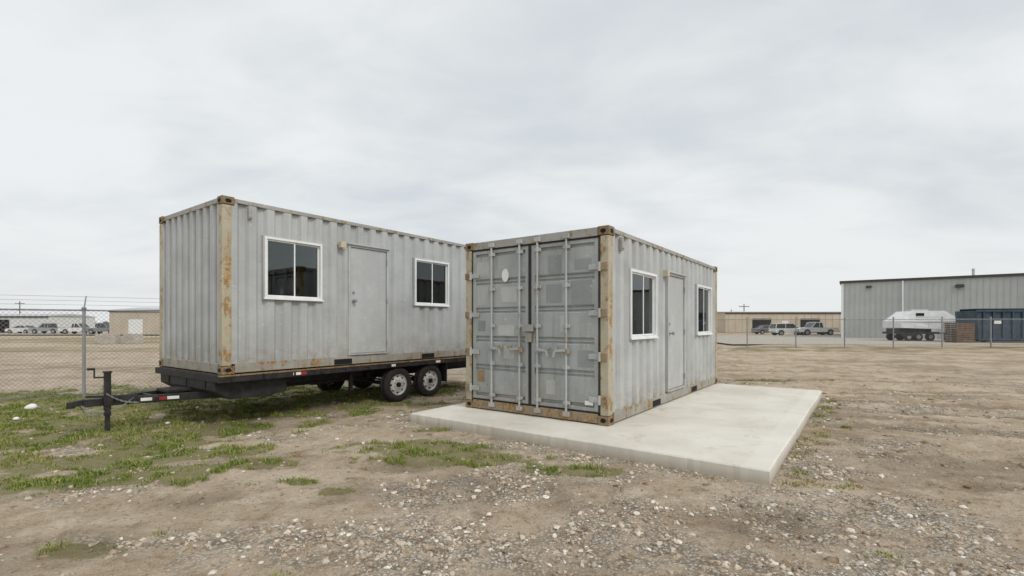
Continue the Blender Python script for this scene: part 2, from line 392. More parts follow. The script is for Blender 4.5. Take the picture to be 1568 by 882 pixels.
def window(par,x0,x1,z0,z1):
    f=MB();w=.034
    def fr(a,b,c,d,y0,y1,w,m=0):
        f.box(a,a+w,y0,y1,c,d,m);f.box(b-w,b,y0,y1,c,d,m)
        f.box(a+w,b-w,y0,y1,c,c+w,m);f.box(a+w,b-w,y0,y1,d-w,d,m)
    fr(x0,x1,z0,z1,-.018,.075,w)
    fr(x0-.018,x1+.018,z0-.018,z1+.018,-.006,.074,.0175,1)
    xm=(x0+x1)/2
    fr(x0+w+.002,xm+.018,z0+w+.002,z1-w-.002,.008,.030,.022)
    fr(xm-.018,x1-w-.002,z0+w+.002,z1-w-.002,.034,.056,.022)
    f.box(x0-.02,x1+.02,-.034,-.0185,z0-.014,z0+.010)
    f.obj('window_frame',[M_white,M_frame],par,.003)
    g=MB();g.box(x0+w+.024,xm-.004,.016,.020,z0+w+.024,z1-w-.024);g.box(xm+.004,x1-w-.024,.043,.047,z0+w+.024,z1-w-.024)
    g.obj('window_glass',[M_glass],par)
    d=MB()
    for a in ((x0-.02,x0,.078,.16,z0-.02,z1+.02),(x1,x1+.02,.078,.16,z0-.02,z1+.02),(x0,x1,.078,.16,z0-.02,z0),(x0,x1,.078,.16,z1,z1+.02)): d.box(*a)
    d.obj('window_reveal',[M_white],par)

def container(name,loc,L,W,H,win,door,endtype,mats):
    e=empty(name,loc,ANG); side,post,rail=mats
    c=MB();cx,cy,cz=.178,.162,.118
    for x in (0,1):
        for y in (0,1):
            for z in (0,1):
                x0=-.006 if x==0 else L+.006-cx; y0=-.006 if y==0 else W+.006-cy; z0=-.004 if z==0 else H-cz+.006
                c.box(x0,x0+cx,y0,y0+cy,z0,z0+cz)
    c.obj('corner_castings',[P_cast],e,.010)
    hmb=MB()
    for x,sx in ((.083,0),(L-.083,0)):
        for z in (.06,H-.06):
            hmb.prism([(x+.045*math.cos(k)*(1),z+.03*math.sin(k)) for k in np.linspace(0,6.283,15)[:-1]],-.0085,-.0062)
    for y in (.075,W-.075):
        for z in (.06,H-.06):
            hmb.prism([(y+.04*math.cos(k),z+.03*math.sin(k)) for k in np.linspace(0,6.283,15)[:-1]],-.0085,-.0062,0,'x')
    hmb.obj('casting_holes',[M_dark],e)
    pm=MB()
    for x0,x1 in ((0,.13),(L-.13,L)):
        for y0,y1 in ((0,.12),(W-.12,W)):
            pm.box(x0,x1,y0,y1,cz+.001,H-cz-.001)
    pm.obj('corner_posts',[post],e,.012)
    r=MB()
    for y0,y1 in ((.004,.07),(W-.07,W-.004)):
        r.box(cx,L-cx,y0,y1,H-.070,H-.01)
        r.box(cx,L-cx,y0,y1,.012,.155)
    for x0,x1 in ((.004,.07),(L-.07,L-.004)):
        if not(endtype=='doors' and x0<1):
            r.box(x0,x1,cy,W-cy,H-.085,H-.01); r.box(x0,x1,cy,W-cy,.012,.155)
    r.obj('rails',[rail],e,.006)
    fp=MB()
    for k in (L/2-1.03,L/2+1.03-.0):
        fp.box(k-.18,k+.18,.0015,.0035,.02,.115)
    fp.obj('forklift_pockets',[M_dark],e)
    w=MB(); ops=[(a-.017,b+.017,c_-.017,d_+.017) for a,b,c_,d_ in win]+[door]
    z0,z1=.145,H-.06
    corr(w,lambda a,d,z:(a,.012+d,z),.12,L-.12,z0,z1,ops)
    corr(w,lambda a,d,z:(a,W-.012-d,z),.12,L-.12,z0,z1,[])
    corr(w,lambda a,d,z:(L-.012-d,a,z),.11,W-.11,z0,z1,[],.25,.045)
    if endtype!='doors': corr(w,lambda a,d,z:(.012+d,a,z),.11,W-.11,z0,z1,[],.25,.066)
    w.obj('corrugated_walls',[side],e)
    nt=MB();n=int((L-.3)/.278)
    for i in range(n): nt.box(.22+i*(L-.4)/n,.29+i*(L-.4)/n,.001,.0035,H-.082,H-.071)  # row of thin dark dashes just below the top rail
    nt.obj('rail_dark_dashes',[M_gask],e)
    f=MB();f.box(.09,L-.09,.085,W-.085,.03,.155,0)
    f.obj('floor',[M_int],e)
    rf=MB()
    corr(rf,lambda a,d,z:(a,z,H-.016-d),.07,L-.07,.06,W-.06,[],.21,.02)
    rf.obj('roof',[side],e)
    inn=MB();inn.box(.10,L-.10,W-.10,W-.085,.161,H-.11);inn.box(L*.62,L*.62+.04,.12,W-.11,.161,H-.11);inn.box(1.2,1.9,W-.7,W-.12,.161,.95,1);inn.box(3.9,4.5,W-.8,W-.12,.161,1.25,1)
    inn.box(win[0][0]+.3,win[0][1]-.05,.7,1.2,.161,win[0][2]+.42,1); inn.box(win[1][0]+.55,win[1][1]-.1,.6,1.1,.161,win[1][2]+.50,1)  # pale boxes added inside to brighten what shows through the windows
    inn.obj('lining_and_fill_boxes',[M_int,M_patchl],e)
    for a in win: window(e,*a)
    x0,x1,dz0,dz1=door;d=MB();q=.042
    d.box(x0,x0+q,-.012,.10,dz0,dz1,1);d.box(x1-q,x1,-.012,.10,dz0,dz1,1);d.box(x0+q,x1-q,-.012,.10,dz1-q,dz1,1);d.box(x0+q,x1-q,-.02,.10,dz0,dz0+.03,1)
    d.box(x0-.03,x1+.03,-.05,-.0125,dz1-.004,dz1+.02,1)
    d.box(x0+q+.006,x1-q-.006,.014,.055,dz0+.036,dz1-q-.006,0)
    d.box(x0+q,x1-q,.056,.062,dz0+.03,dz1-q,3)
    for z in (dz0+.2,(dz0+dz1)/2,dz1-.25):
        d.cyl((x1-q+.002,-.012,z-.05),(x1-q+.002,-.012,z+.05),.010,2,8)
    kx=x0+q+.075
    d.cyl((kx,.014,dz0+.98),(kx,-.045,dz0+.98),.012,2,10);d.cyl((kx,-.045,dz0+.98),(kx,-.075,dz0+.98),.028,2,14);d.cyl((kx,.014,dz0+.98),(kx,.002,dz0+.98),.036,2,14)
    d.cyl((kx,.014,dz0+1.14),(kx,-.006,dz0+1.14),.024,2,14)
    d.obj('personnel_door',[M_doorp,M_frame,M_gal,M_gask],e,.003)
    l=MB();lx=x0-.14
    l.box(lx-.05,lx+.05,-.07,.013,dz1-.09,dz1+.02);l.cyl((lx+.02,-.035,dz1-.09),(lx+.02,-.035,dz1-.115),.03);l.box(.36,.41,-.03,.013,H-.28,H-.10,1);l.cyl((.385,-.031,H-.25),(.385,-.05,H-.25),.014,1)
    l.obj('junction_box',[M_beige,P_rail],e,.004)
    return e

def container_doors(e,W,H):
    f=MB(); f.box(.0,.09,.157,W-.157,H-.115,H-.002,0); f.box(-.004,.10,.157,W-.157,.012,.135,1)
    f.obj('door_header_and_sill',[P_rail,P_rust],e,.006)
    g=MB(); g.box(.055,.075,.12,W-.12,.136,H-.116); g.obj('door_gasket',[M_gask],e)
    z0,z1=.150,H-.130
    for y0,y1 in ((.135,W/2-.012),(W/2+.012,W-.135)):
        d=MB(); st=.07
        d.box(.006,.054,y0,y0+st,z0,z1);d.box(.006,.054,y1-st,y1,z0,z1)
        d.box(.006,.054,y0+st,y1-st,z0,z0+.06);d.box(.006,.054,y0+st,y1-st,z1-.06,z1)
        za,zb=z0+.06,z1-.06;n=5;P=(zb-za)/n
        for i in range(n):
            a=za+i*P;b=a+P
            pr=[(.044,a),(.044,a+.030),(.012,a+.052),(.012,b-.052),(.044,b-.030),(.044,b)]
            for k in range(5):
                (xa,ua),(xb,ub)=pr[k],pr[k+1]
                d.add([(xa,y0+st,ua),(xa,y1-st,ua),(xb,y1-st,ub),(xb,y0+st,ub)],[(0,1,2,3)])
            if i<n-1: 
                d.box(.024,.045,y0+st+.001,y1-st-.001,b-.011,b+.011)
        d.obj('door_leaf',[P_door],e,.003)
        k=MB()
        for a,b,c,dd in ((y0-.004,y0+.012,z0,z1),(y1-.012,y1+.004,z0,z1)): k.box(-.001,.0045,a,b,c,dd)
        k.box(-.001,.0045,y0+.013,y1-.013,z0,z0+.012); k.box(-.001,.0045,y0+.013,y1-.013,z1-.012,z1)
        k.obj('leaf_seal',[M_gask],e)
    b=MB()
    for i,y in enumerate((.61,1.075,1.385,1.90)):
        b.cyl((-.028,y,.06),(-.028,y,H-.05),.0165,0,12)
        for z in (.09,H-.075): b.box(-.05,-.005,y-.045,y+.045,z-.03,z+.03,0)
        for z in (.24,.72,1.28,1.83,H-.22):
            b.box(-.034,.006,y-.05,y+.05,z-.022,z+.022,0); b.cyl((-.028,y,z-.03),(-.028,y,z+.03),.024,0,10)
        z=.94
        b.box(-.052,-.012,y-.05,y+.05,z-.035,z+.035,1)
        dr=1 if i in (0,2) else -1
        b.beam((-.062,y,z+.01),(-.062,y+dr*.165,z),.012,.035,0)
        b.beam((-.062,y+dr*.165,z),(-.062,y+dr*.186,z-.09),.012,.03,0)
        b.box(-.07,-.012,y+dr*.17-.03,y+dr*.17+.03,z+.015,z+.055,1)
    b.box(-.075,-.0,W/2-.085,W/2+.085,1.20,1.30,1); b.box(-.045,.0,W/2-.05,W/2+.05,1.05,1.19,1)
    b.obj('locking_bars',[M_bar,P_rail],e,.003)
    hg=MB()
    for y,sg in ((.12,1),(W-.12,-1)):
        for z in (.32,.88,1.45,2.05):
            hg.cyl((-.022,y,z-.06),(-.022,y,z+.06),.022,0,12)
            hg.box(-.018,.004,min(y,y+sg*.16),max(y,y+sg*.16),z-.035,z+.035,0)
            hg.box(-.03,.0,min(y,y-sg*.11),max(y,y-sg*.11),z-.05,z+.05,1)
    hg.obj('hinges',[M_bar,P_rust],e,.004)
    s=MB()
    def patch(y0,y1,z0,z1,m,x=.0095): s.box(x,x+.0015,y0,y1,z0,z1,m)
    P=(H-.130-.06-.21)/5; za=.21
    def row(i): return za+i*P+.056,za+(i+1)*P-.056
    for (y0,y1,i,fa,fb,m) in ((.25,.50,4,.1,.55,0),(.70,.92,4,.0,.8,0),(.24,.55,3,0,1,0),(.70,.95,3,.1,.9,0),(.66,.72,2,.2,.9,1),(.22,.45,1,.1,.8,0),(.80,.95,0,.2,.8,1),
                            (1.98,2.22,4,.1,.8,1),(1.45,1.75,3,.2,.9,1),(2.0,2.2,3,.1,1,1),(1.5,1.8,2,0,.5,1),(2.05,2.2,2,.2,.7,0),(1.5,1.7,1,.3,.9,1)):
        a,b_=row(i); patch(y0,y1,a+(b_-a)*fa,a+(b_-a)*fb,m)
    s.prism([(1.665+.062*math.cos(k),2.03+.098*math.sin(k)) for k in np.linspace(0,6.283,25)[:-1]],.004,.0105,2,'x')
    patch(2.07,2.20,.42,.60,3,.007); patch(.22,.34,.24,.295,2,-.002)
    s.obj('placards_and_patches',[M_patchd,M_patchl,M_white,M_brown],e)

H=2.59;W=2.44
cl=container('shipping_container',(CL[0],CL[1],.715),6.06,W,H,[(.607,1.58,1.13,2.09),(3.68,4.68,1.13,2.09)],(2.10,3.0,.17,2.17),'wall',(P_side,P_post,P_rail))
cr_=container('shipping_container',(CR[0],CR[1],PADH+.006),5.6,W,H-.02,[(.70,1.74,1.10,2.08),(4.0,5.08,1.10,2.08)],(2.27,3.22,.17,2.17),'doors',(P_side2,P_post,P_rail))
container_doors(cr_,W,H-.02)

# ------------------------------------------------------------------ pad
t=NT('concrete'); p=t.pos(); po=t.obj()
c=t.mix(t.ss(t.noise(p,.9,5,.6,.3),.35,.65),(.60,.56,.485),(.71,.675,.605))
c=t.mix(t.ss(t.noise(p,4,5,.7),.52,.75,0,.45),c,(.49,.445,.37))
c=t.mix(t.ss(t.noise(t.map(p,(1,1,1),loc=(5,0,0)),2.2,5,.7,.5),.57,.69,0,.5),c,(.49,.42,.32))
c=t.mix(t.ss(t.noise(p,60,4,.8),.6,.75,0,.35),c,(.38,.35,.30))
yl=t.n('ShaderNodeSeparateXYZ',{0:po}).outputs[1]
c=t.mix(t.ss(yl,-1.70,-1.76,0,.30),c,(.77,.75,.70))
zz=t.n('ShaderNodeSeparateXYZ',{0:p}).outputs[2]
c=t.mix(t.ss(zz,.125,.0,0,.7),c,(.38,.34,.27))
M_con=t.out(c,.85,0,t.bump(t.math('ADD',t.noise(p,3,4),t.math('MULTIPLY',t.noise(p,70,4,.7),.25)),.3,.01),.25)
pb=MB();cor=[(-.86,-1.956),(5.62,-1.956),(5.62,2.76),(-.86,2.76)];out=[]
for i in range(4):
    a=Vector(cor[i]);b=Vector(cor[(i+1)%4]);L_=(b-a).length;k=int(L_/.06);d_=(b-a)/L_;nn=Vector((-d_.y,d_.x))
    for j in range(k):
        s_=j/k*L_;o_=0.0
        if .05<s_<L_-.05: o_=(random.random()**3)*.010+ .004*math.sin(s_*2.1)
        q=a+d_*s_+nn*o_;out.append((q.x,q.y))
n_=len(out)
ring=lambda z,ins:[(x+(-ins if x>5.5 else ins if x<-.8 else 0),y+(ins if y<-1.9 else -ins if y>2.7 else 0),z) for x,y in out]
pb.add(ring(-.3,0)+ring(PADH-.014,0)+ring(PADH,.012),[(i,(i+1)%n_,n_+(i+1)%n_,n_+i) for i in range(n_)]+[(n_+i,n_+(i+1)%n_,2*n_+(i+1)%n_,2*n_+i) for i in range(n_)]+[tuple(range(2*n_,3*n_))])
pb.obj('concrete_pad',[M_con],None,0,loc=(CR[0],CR[1],0),rot=ANG)

# ------------------------------------------------------------------ trailer
tr=empty('flatbed_trailer',(CL[0],CL[1],TG),ANG)
f=MB(); D=.812
f.box(-.05,6.45,-.035,.03,D-.115,D-.030); f.box(-.05,6.45,W-.03,W+.035,D-.115,D-.012)
f.box(-.05,6.45,-.045,.028,D-.029,D-.008,1)
f.box(-.05,.0,.031,W-.031,D-.115,D-.012); f.box(6.40,6.45,.031,W-.031,D-.115,D-.012)
for i in range(13):
    f.box(.25+i*.48,.32+i*.48,.031,W-.031,D-.105,D-.03); f.box(.10+i*.48,.13+i*.48,-.052,-.036,D-.10,D-.04)
for y in (.55,1.79):
    f.box(.2,6.3,y,y+.10,.66,.70);f.box(.2,6.3,y+.045,y+.055,.50,.66);f.box(.2,6.3,y,y+.10,.47,.50)
f.obj('frame',[M_black,P_cast],tr,.004)
dk=MB();dk.box(.0,6.4,.031,W-.031,D-.029,D-.004);dk.obj('deck',[simple('deck_wood',(.12,.085,.055),.9,0,.4,8)],tr)
n=MB()
n.prism([(-.03,D-.117),(1.05,D-.117),(1.05,.46),(.75,.42),(.18,.42),(-.03,.56)],.16,2.28)
for y in (.5,1.2,1.9): n.box(-.045,-.031,y-.02,y+.02,.57,.69)
n.obj('front_bulkhead',[M_black],tr,.008)
a=MB();zt=.45
for y in (.46,1.98): a.beam((.95,y,zt),(-1.02,1.22+(.05 if y>1 else -.05),zt),.06,.11)
a.beam((-.90,1.22,zt),(-1.28,1.22,zt),.12,.10); a.beam((-1.25,1.22,zt+.02),(-1.42,1.22,zt+.0),.075,.075)
a.cyl((-1.40,1.22,zt-.05),(-1.40,1.22,zt+.03),.045)
a.box(-.55,-.50,.85,1.59,zt-.045,zt+.045)
a.box(-.35,-.02,1.0,1.45,zt+.06,zt+.10)
a.beam((-.7,1.05,zt+.06),(-1.25,1.2,zt+.09),.03,.03)
a.obj('tongue',[M_black],tr,.004)
tp=MB()
def along(u): 
    p0=Vector((.95,.46,zt));p1=Vector((-1.02,1.17,zt));return p0+(p1-p0)*u
dn=(Vector((-1.02,1.17,0))-Vector((.95,.46,0))).normalized();nr=Vector((dn.y,-dn.x,0)); 
if nr.y>0: nr=-nr
for u0,u1,m in ((.60,.67,0),(.675,.72,1),(.73,.82,0)):
    p0=along(u0)+nr*.032;p1=along(u1)+nr*.032;tp.beam(p0,p1,.003,.045,m)
for x,w_ in ((1.05,.13),(3.05,.10),(4.25,.13),(5.6,.12)):
    tp.box(x,x+w_,-.038,-.036,D-.09,D-.045,0)
for x in (1.18,4.38): tp.box(x,x+.1,-.038,-.036,D-.09,D-.045,1)
tp.obj('reflectors',[M_refl,M_red],tr)
j=MB();jx=-1.03;jy=1.12
j.box(jx-.035,jx+.035,jy-.035,jy+.035,.26,.86);j.box(jx-.026,jx+.026,jy-.026,jy+.026,.03,.26);j.box(jx-.055,jx+.055,jy-.055,jy+.055,-.02,.03)
j.box(jx-.05,jx+.05,jy-.05,jy+.05,.40,.52);j.cyl((jx,jy,.80),(jx-.13,jy+.06,.80),.012);j.cyl((jx-.13,jy+.06,.79),(jx-.13,jy+.06,.93),.010);j.cyl((jx-.13,jy+.06,.92),(jx-.20,jy+.09,.92),.016)
j.box(jx-.045,jx+.045,jy-.045,jy+.045,.86,.885)
j.obj('landing_jack',[M_black],tr,.004)
ch=MB()
def chain(p0,p1,sag,n=22):
    pts=[Vector(p0).lerp(Vector(p1),i/n)-Vector((0,0,sag*4*(i/n)*(1-i/n))) for i in range(n+1)]
    for i in range(n):
        a_,b_=pts[i],pts[i+1];sd=Vector((0,.008,0)) if i%2 else Vector((0,0,.008))
        ch.cyl(a_-(b_-a_)*.15+sd,b_+(b_-a_)*.15+sd,.004,0,6);ch.cyl(a_-(b_-a_)*.15-sd,b_+(b_-a_)*.15-sd,.004,0,6)
chain((-1.3,1.15,zt-.03),(-.75,1.05,zt+.04),.13);chain((-1.3,1.29,zt-.03),(-.95,1.12,zt+.1),.22);chain((-1.05,1.08,zt+.12),(-.5,1.0,zt+.02),.10)
ch.obj('safety_chains',[M_gal],tr)
def wheel(cx,cy,sg,R=.345,w=.20):
    q=MB();h=w/2
    prof=[(R*.60,-h*.80),(R*.70,-h*.98),(R*.86,-h*1.0),(R*.96,-h*.86),(R,-h*.6),(R,-h*.1),(R-.01,-h*.08),(R-.01,h*.08),(R,h*.1),(R,h*.6),(R*.96,h*.86),(R*.86,h),(R*.70,h*.98),(R*.60,h*.80)]
    q.lathe(prof,(cx,cy,R),'y',36,0)
    rp=[(R*.62,sg*h*.86),(R*.60,sg*h*.70),(R*.55,sg*h*.45),(R*.50,sg*h*.40),(R*.40,sg*h*.62),(R*.24,sg*h*.66),(R*.22,sg*h*.66),(.0001,sg*h*.66)]
    q.lathe(rp,(cx,cy,R),'y',36,1)
    for i in range(8):
        t_=i*math.pi/4;px_=cx+R*.455*math.cos(t_);pz=R+R*.455*math.sin(t_)
        q.cyl((px_,cy+sg*h*.30,pz),(px_,cy+sg*h*.56,pz),.021,2,10)
        t_+=.39;px_=cx+R*.27*math.cos(t_);pz=R+R*.27*math.sin(t_)
        q.cyl((px_,cy+sg*h*.6,pz),(px_,cy+sg*h*.82,pz),.011,3,6)
    q.cyl((cx,cy+sg*h*.6,R),(cx,cy+sg*h*1.05,R),.048,2,14)
    return q
for sx in (3.27,4.14):
    for cy,sg in ((.10,-1),(W-.10,1)):
        wheel(sx,cy,sg).obj('wheel',[M_rub,M_wheel,M_dark,M_gal],tr,0,True)
ax=MB()
for sx in (3.27,4.14):
    ax.cyl((sx,.2,.345),(sx,W-.2,.345),.04); 
    for y in (.5,1.84):
        ax.beam((sx-.36,y,.50),(sx,y,.40),.06,.03);ax.beam((sx,y,.40),(sx+.36,y,.50),.06,.03)
        ax.box(sx-.05,sx+.05,y-.05,y+.05,.30,.39)
ax.box(3.62,3.79,.47,.53,.40,.56);ax.box(2.85,2.93,.47,.53,.46,.60);ax.box(4.5,4.58,.47,.53,.46,.60)
ax.box(4.60,4.62,-.01,.24,.28,.69); ax.box(2.35,2.41,.30,.36,.30,.66)
ax.obj('axles_and_springs',[M_black],tr,.003)
lg=MB();lg.box(1.95,2.55,.9,1.5,.40,.66);lg.obj('undercarriage_box',[M_black],tr,.006)

# ------------------------------------------------------------------ fences
M_wire=simple('fence_wire',(.20,.205,.21),.5,.2,.2); M_pole=simple('fence_post',(.28,.29,.30),.5,.3,.2)
def fence(pts,Ht,pitch,wr,spacing,pr,barbed=True,z0=0,arm=1):
    e=empty('chain_link_fence')
    m=MB();pm=MB()
    for i in range(len(pts)-1):
        a=Vector((pts[i][0],pts[i][1],0));b=Vector((pts[i+1][0],pts[i+1][1],0));L=(b-a).length;d=(b-a)/L
        nn=Vector((-d.y,d.x,0))*arm
        n=max(1,round(L/spacing))
        for q in range(n+(1 if i==len(pts)-2 else 0)):
            p_=a+d*(L*q/n);zg=float(gz(p_.x,p_.y))
            pm.cyl((p_.x,p_.y,zg-.1),(p_.x,p_.y,zg+Ht+.03),pr,0,10)
            if barbed: pm.cyl((p_.x,p_.y,zg+Ht+.02),p_+nn*.20+Vector((0,0,zg+Ht+.30)),.014,0,6)
            pm.lathe([(pr*1.4,-.01),(pr*1.4,.03),(.001,.06)],(p_.x,p_.y,zg+Ht+.02),'z',10)
        za=float(gz(a.x,a.y));zb=float(gz(b.x,b.y))
        def P(s_,z,off=0):
            q=a+d*s_+nn*off;return (q.x,q.y,za+(zb-za)*s_/L+z)
        pm.cyl(P(0,Ht),P(L,Ht),pr*.6,0,8)
        m.cyl(P(0,.06),P(L,.06),wr*1.4,0,4)
        s_=-Ht
        while s_<L:
            s0=max(s_,0);e0=min(s_+Ht,L)
            if e0>s0:
                m.cyl(P(s0,(s0-s_)),P(e0,(e0-s_)),wr,0,3,caps=False)
                m.cyl(P(s0,Ht-(s0-s_),.004),P(e0,Ht-(e0-s_),.004),wr,0,3,caps=False)
            s_+=pitch
        if barbed:
            for j_ in (1,2,3): m.cyl(P(0,Ht+.02+.09*j_,.065*j_),P(L,Ht+.02+.09*j_,.065*j_),wr*.9,0,4)
    pm.obj('posts_and_rails',[M_pole],e);m.obj('wire_mesh',[M_wire],e)
dF=(.85,.527);P0=(-8.95,10.05)
fa=(P0[0]-dF[0]*9.3,P0[1]-dF[1]*9.3);fb=(P0[0]+dF[0]*12.4,P0[1]+dF[1]*12.4)
fence([fa,P0,fb],1.82,.085,.0030,3.1,.030)
fence([(2.5,29.8),(75,29.8)],1.85,.13,.0042,3.0,.036,False)

# ------------------------------------------------------------------ background buildings
def rib(mb,x0,x1,y,z0,z1,step,m=0,d=.04,w=.06):
    x=x0
    while x<x1-w: mb.box(x,x+w,y-d,y,z0,z1,m); x+=step
M_wh=simple('metal_siding',(.45,.465,.45),.55,0,.06,.4); M_trim=simple('dark_trim',(.06,.055,.05),.6); M_roofm=simple('metal_roof',(.45,.46,.45),.5,0,.1,.5)
wr_=empty('metal_warehouse',(36.3,53,-.02),math.atan2(T[1],T[0]))
b=MB();Hh=6.15
b.box(0,44,0,26,0,Hh,0);rib(b,.3,44,-.002,.1,Hh-.2,.46,0)
b.box(-.15,44.15,-.18,-.002,Hh-.14,Hh+.10,1); b.box(-.15,-.002,-.002,26,Hh-.14,Hh+.10,1)
b.prism([(-.1,Hh+.002),(26.1,Hh+.002),(13,Hh+.55)],-.14,44.1,2,'x')
b.box(0,.22,-.06,-.003,0,Hh-.2,3)
for x in (5.2,14.2,23,32): b.box(x,x+.14,-.16,-.045,.1,Hh-.14,3)
b.box(2.2,2.7,-.35,-.05,Hh-.75,Hh-.55,1);b.box(9.3,9.9,-.45,-.05,Hh-1.05,Hh-.75,1);b.box(17,17.5,-.35,-.05,Hh-.75,Hh-.55,1)
b.box(17.0,21,-.05,-.003,0,4.0,4);b.box(7.0,8.0,-.06,-.003,0,2.1,4)
b.cyl((11,3,Hh),(11,3,Hh+1.0),.12,2,10);b.cyl((19,6,Hh),(19,6,Hh+1.2),.15,2,10)
b.obj('walls_and_roof',[M_wh,M_trim,M_roofm,M_white,simple('roll_door',(.5,.5,.48),.6)],wr_)
M_tan=simple('tan_siding',(.52,.45,.35),.8,0,.08,.3)
def shed(name,x0,y0,wd,dp,h,mat,rot=0,doors=(),pitch=.5,roofmat=None):
    e=empty(name,(x0,y0,-.05),rot);q=MB();q.box(0,wd,0,dp,0,h,0)
    q.box(-.15,wd+.15,-.15,-.002,h-.25,h+.05,1)
    q.prism([(-.2,h+.051),(dp+.2,h+.051),(dp/2,h+.05+pitch)],-.2,wd+.2,2,'x')
    rib(q,.5,wd,-.002,0,h-.26,1.3,0,.05,.08)
    for a,b_,c_,m in doors: q.box(a,b_,-.08,-.052,0.05,c_,m)
    q.obj('walls_and_roof',[mat,M_trim,roofmat or M_roofm,M_white,M_dark],e)
shed('tan_warehouse',40,90,32,15,3.75,M_tan,0,[(5,8.5,2.6,4),(10.5,11.7,2.2,3),(14,17.6,2.6,4),(22,25,2.7,3)],.35)
shed('tan_metal_shed',-62,74,16,12,3.7,M_tan,0,[(3,5.2,2.3,3),(9,12.5,2.9,3)],.6)
shed('white_storage_building',-104,88,19,10,3.0,simple('white_siding',(.62,.64,.64),.6),0,[(3,6,2.4,4),(9,12,2.4,4)],.5)
shed('white_storage_building',28,150,13,10,3.6,simple('pale_siding',(.52,.54,.54),.6),0,[(3,5,2.4,4)],.5)

# ------------------------------------------------------------------ vehicles
M_vg=simple('vehicle_glass',(.03,.034,.038),.12,0,.2,4,.6)
def vehicle(name,kind,col,x,y,rot):
    e=empty(name,(x,y,float(gz(x,y))),rot);body=simple(name+'_paint',col,.3,0,.04,2,.5)
    q=MB();w=.92
    if kind=='pickup':
        prof=[(-2.7,.45),(-2.75,.95),(-.65,1.0),(-.65,1.02),(.9,1.06),(2.45,.98),(2.7,.8),(2.72,.42)]
        cab=[(-.62,1.0),(-.55,1.72),(.35,1.76),(1.05,1.07)]
    elif kind=='suv':
        prof=[(-2.3,.40),(-2.35,1.0),(1.0,1.06),(2.2,.95),(2.35,.75),(2.35,.38)]
        cab=[(-2.3,1.0),(-2.1,1.68),(.25,1.72),(.98,1.06)]
    else:
        prof=[(-2.2,.35),(-2.25,.9),(-1.5,.98),(1.0,.95),(2.05,.82),(2.2,.6),(2.2,.32)]
        cab=[(-1.5,.95),(-.9,1.40),(.1,1.43),(.95,.94)]
    xs=(-1.55,1.6) if kind!='car' else (-1.35,1.35);R=.38 if kind!='car' else .32
    bot=[]
    for cx in sorted(xs,reverse=True):
        for k in range(9):
            a_=math.pi*k/8;bot.append((cx+(R+.07)*math.cos(a_),max(prof[-1][1],R+(R+.07)*math.sin(a_))))
    q.prism(prof+bot,-w,w,0)
    top=.74
    vs=[(a,(-w+.04) if b<1.15 else -top,b) for a,b in cab]+[(a,(w-.04) if b<1.15 else top,b) for a,b in cab]
    q.add(vs,[(0,1,2,3),(7,6,5,4),(0,4,5,1),(1,5,6,2),(2,6,7,3)],1)
    (a1,b1),(a2,b2)=cab[1],cab[2]
    q.box(a1-.04,a2+.04,-top-.01,top+.01,min(b1,b2)-.05,max(b1,b2)+.035,0)
    mx_=(a1+a2)/2
    for sg in (-1,1):
        for xa,xb in ((cab[0][0],a1),(mx_,mx_),(cab[3][0],a2)):
            q.beam((xa,sg*(w-.03),1.0),(xb,sg*(top+.01),b1-.02),.05,.10,0)
    if kind=='pickup':
        q.box(-2.68,-.75,-w+.1,w-.1,.951,.9985,2)
    q.box(prof[-1][0]-.05,prof[-1][0]+.06,-w+.03,w-.03,.42,.60,3);q.box(-2.33 if kind!='pickup' else -2.82,prof[0][0]-.02,-w+.03,w-.03,.42,.58,3)
    q.box(prof[-1][0]-.02,prof[-1][0]+.03,-w+.05,-w+.4,.66,.80,3);q.box(prof[-1][0]-.02,prof[-1][0]+.03,w-.4,w-.05,.66,.80,3)
    q.obj('body',[body,M_vg,M_dark,M_gal],e,.03)
    wv=MB()
    for cx in xs:
        for sg in (-1,1):
            wv.cyl((cx,sg*(w-.22),R),(cx,sg*(w+.0),R),R,0,20);wv.cyl((cx,sg*w,R),(cx,sg*(w+.015),R),R*.6,1,16)
    wv.obj('wheels',[M_rub,M_gal],e)
vehicle('parked_pickup_truck','pickup',(.78,.79,.79),41.6,66,math.pi)
vehicle('parked_pickup_truck','pickup',(.76,.77,.77),45.2,72,.15)
vehicle('parked_suv','suv',(.74,.75,.75),38.6,67,0)
vehicle('parked_car','car',(.14,.14,.15),41.0,77,.0)
vehicle('parked_pickup_truck','pickup',(.7,.7,.7),-72,80,0)
vehicle('parked_pickup_truck','pickup',(.30,.31,.32),-79,82,math.pi)
vehicle('parked_car','car',(.65,.65,.66),-85.5,84,math.pi)
vehicle('parked_pickup_truck','pickup',(.20,.22,.24),-66,78,0.0)

ct=empty('camper_trailer',(34.0,42,0),0)
q=MB()
side=[(0,1.15),(0,1.75),(.55,2.15),(1.15,2.62),(3.9,2.66),(4.6,2.25),(5.1,1.95),(5.1,1.05),(3.0,1.05)]
n_=len(side)
vs=[(a,0+.12*(1 if b>2 else 0),b) for a,b in side]+[(a,2.1-.12*(1 if b>2 else 0),b) for a,b in side]
q.add(vs,[tuple(range(n_)),tuple(range(2*n_-1,n_-1,-1))]+[(i,i+n_,(i+1)%n_+n_,(i+1)%n_) for i in range(n_)],0)
q.box(.02,5.0,-.03,-.003,1.66,1.72,1);q.box(3.7,4.4,-.03,-.003,1.1,1.62,1)
q.box(1.4,3.8,.07,.118,2.10,2.13,1);q.box(1.4,2.1,.08,.118,2.2,2.45,2)
for x in (1.2,2.4,3.6): q.box(x,x+.03,-.012,-.003,1.12,1.65,1)
q.box(1.5,3.0,.7,1.4,2.64,2.78,1)
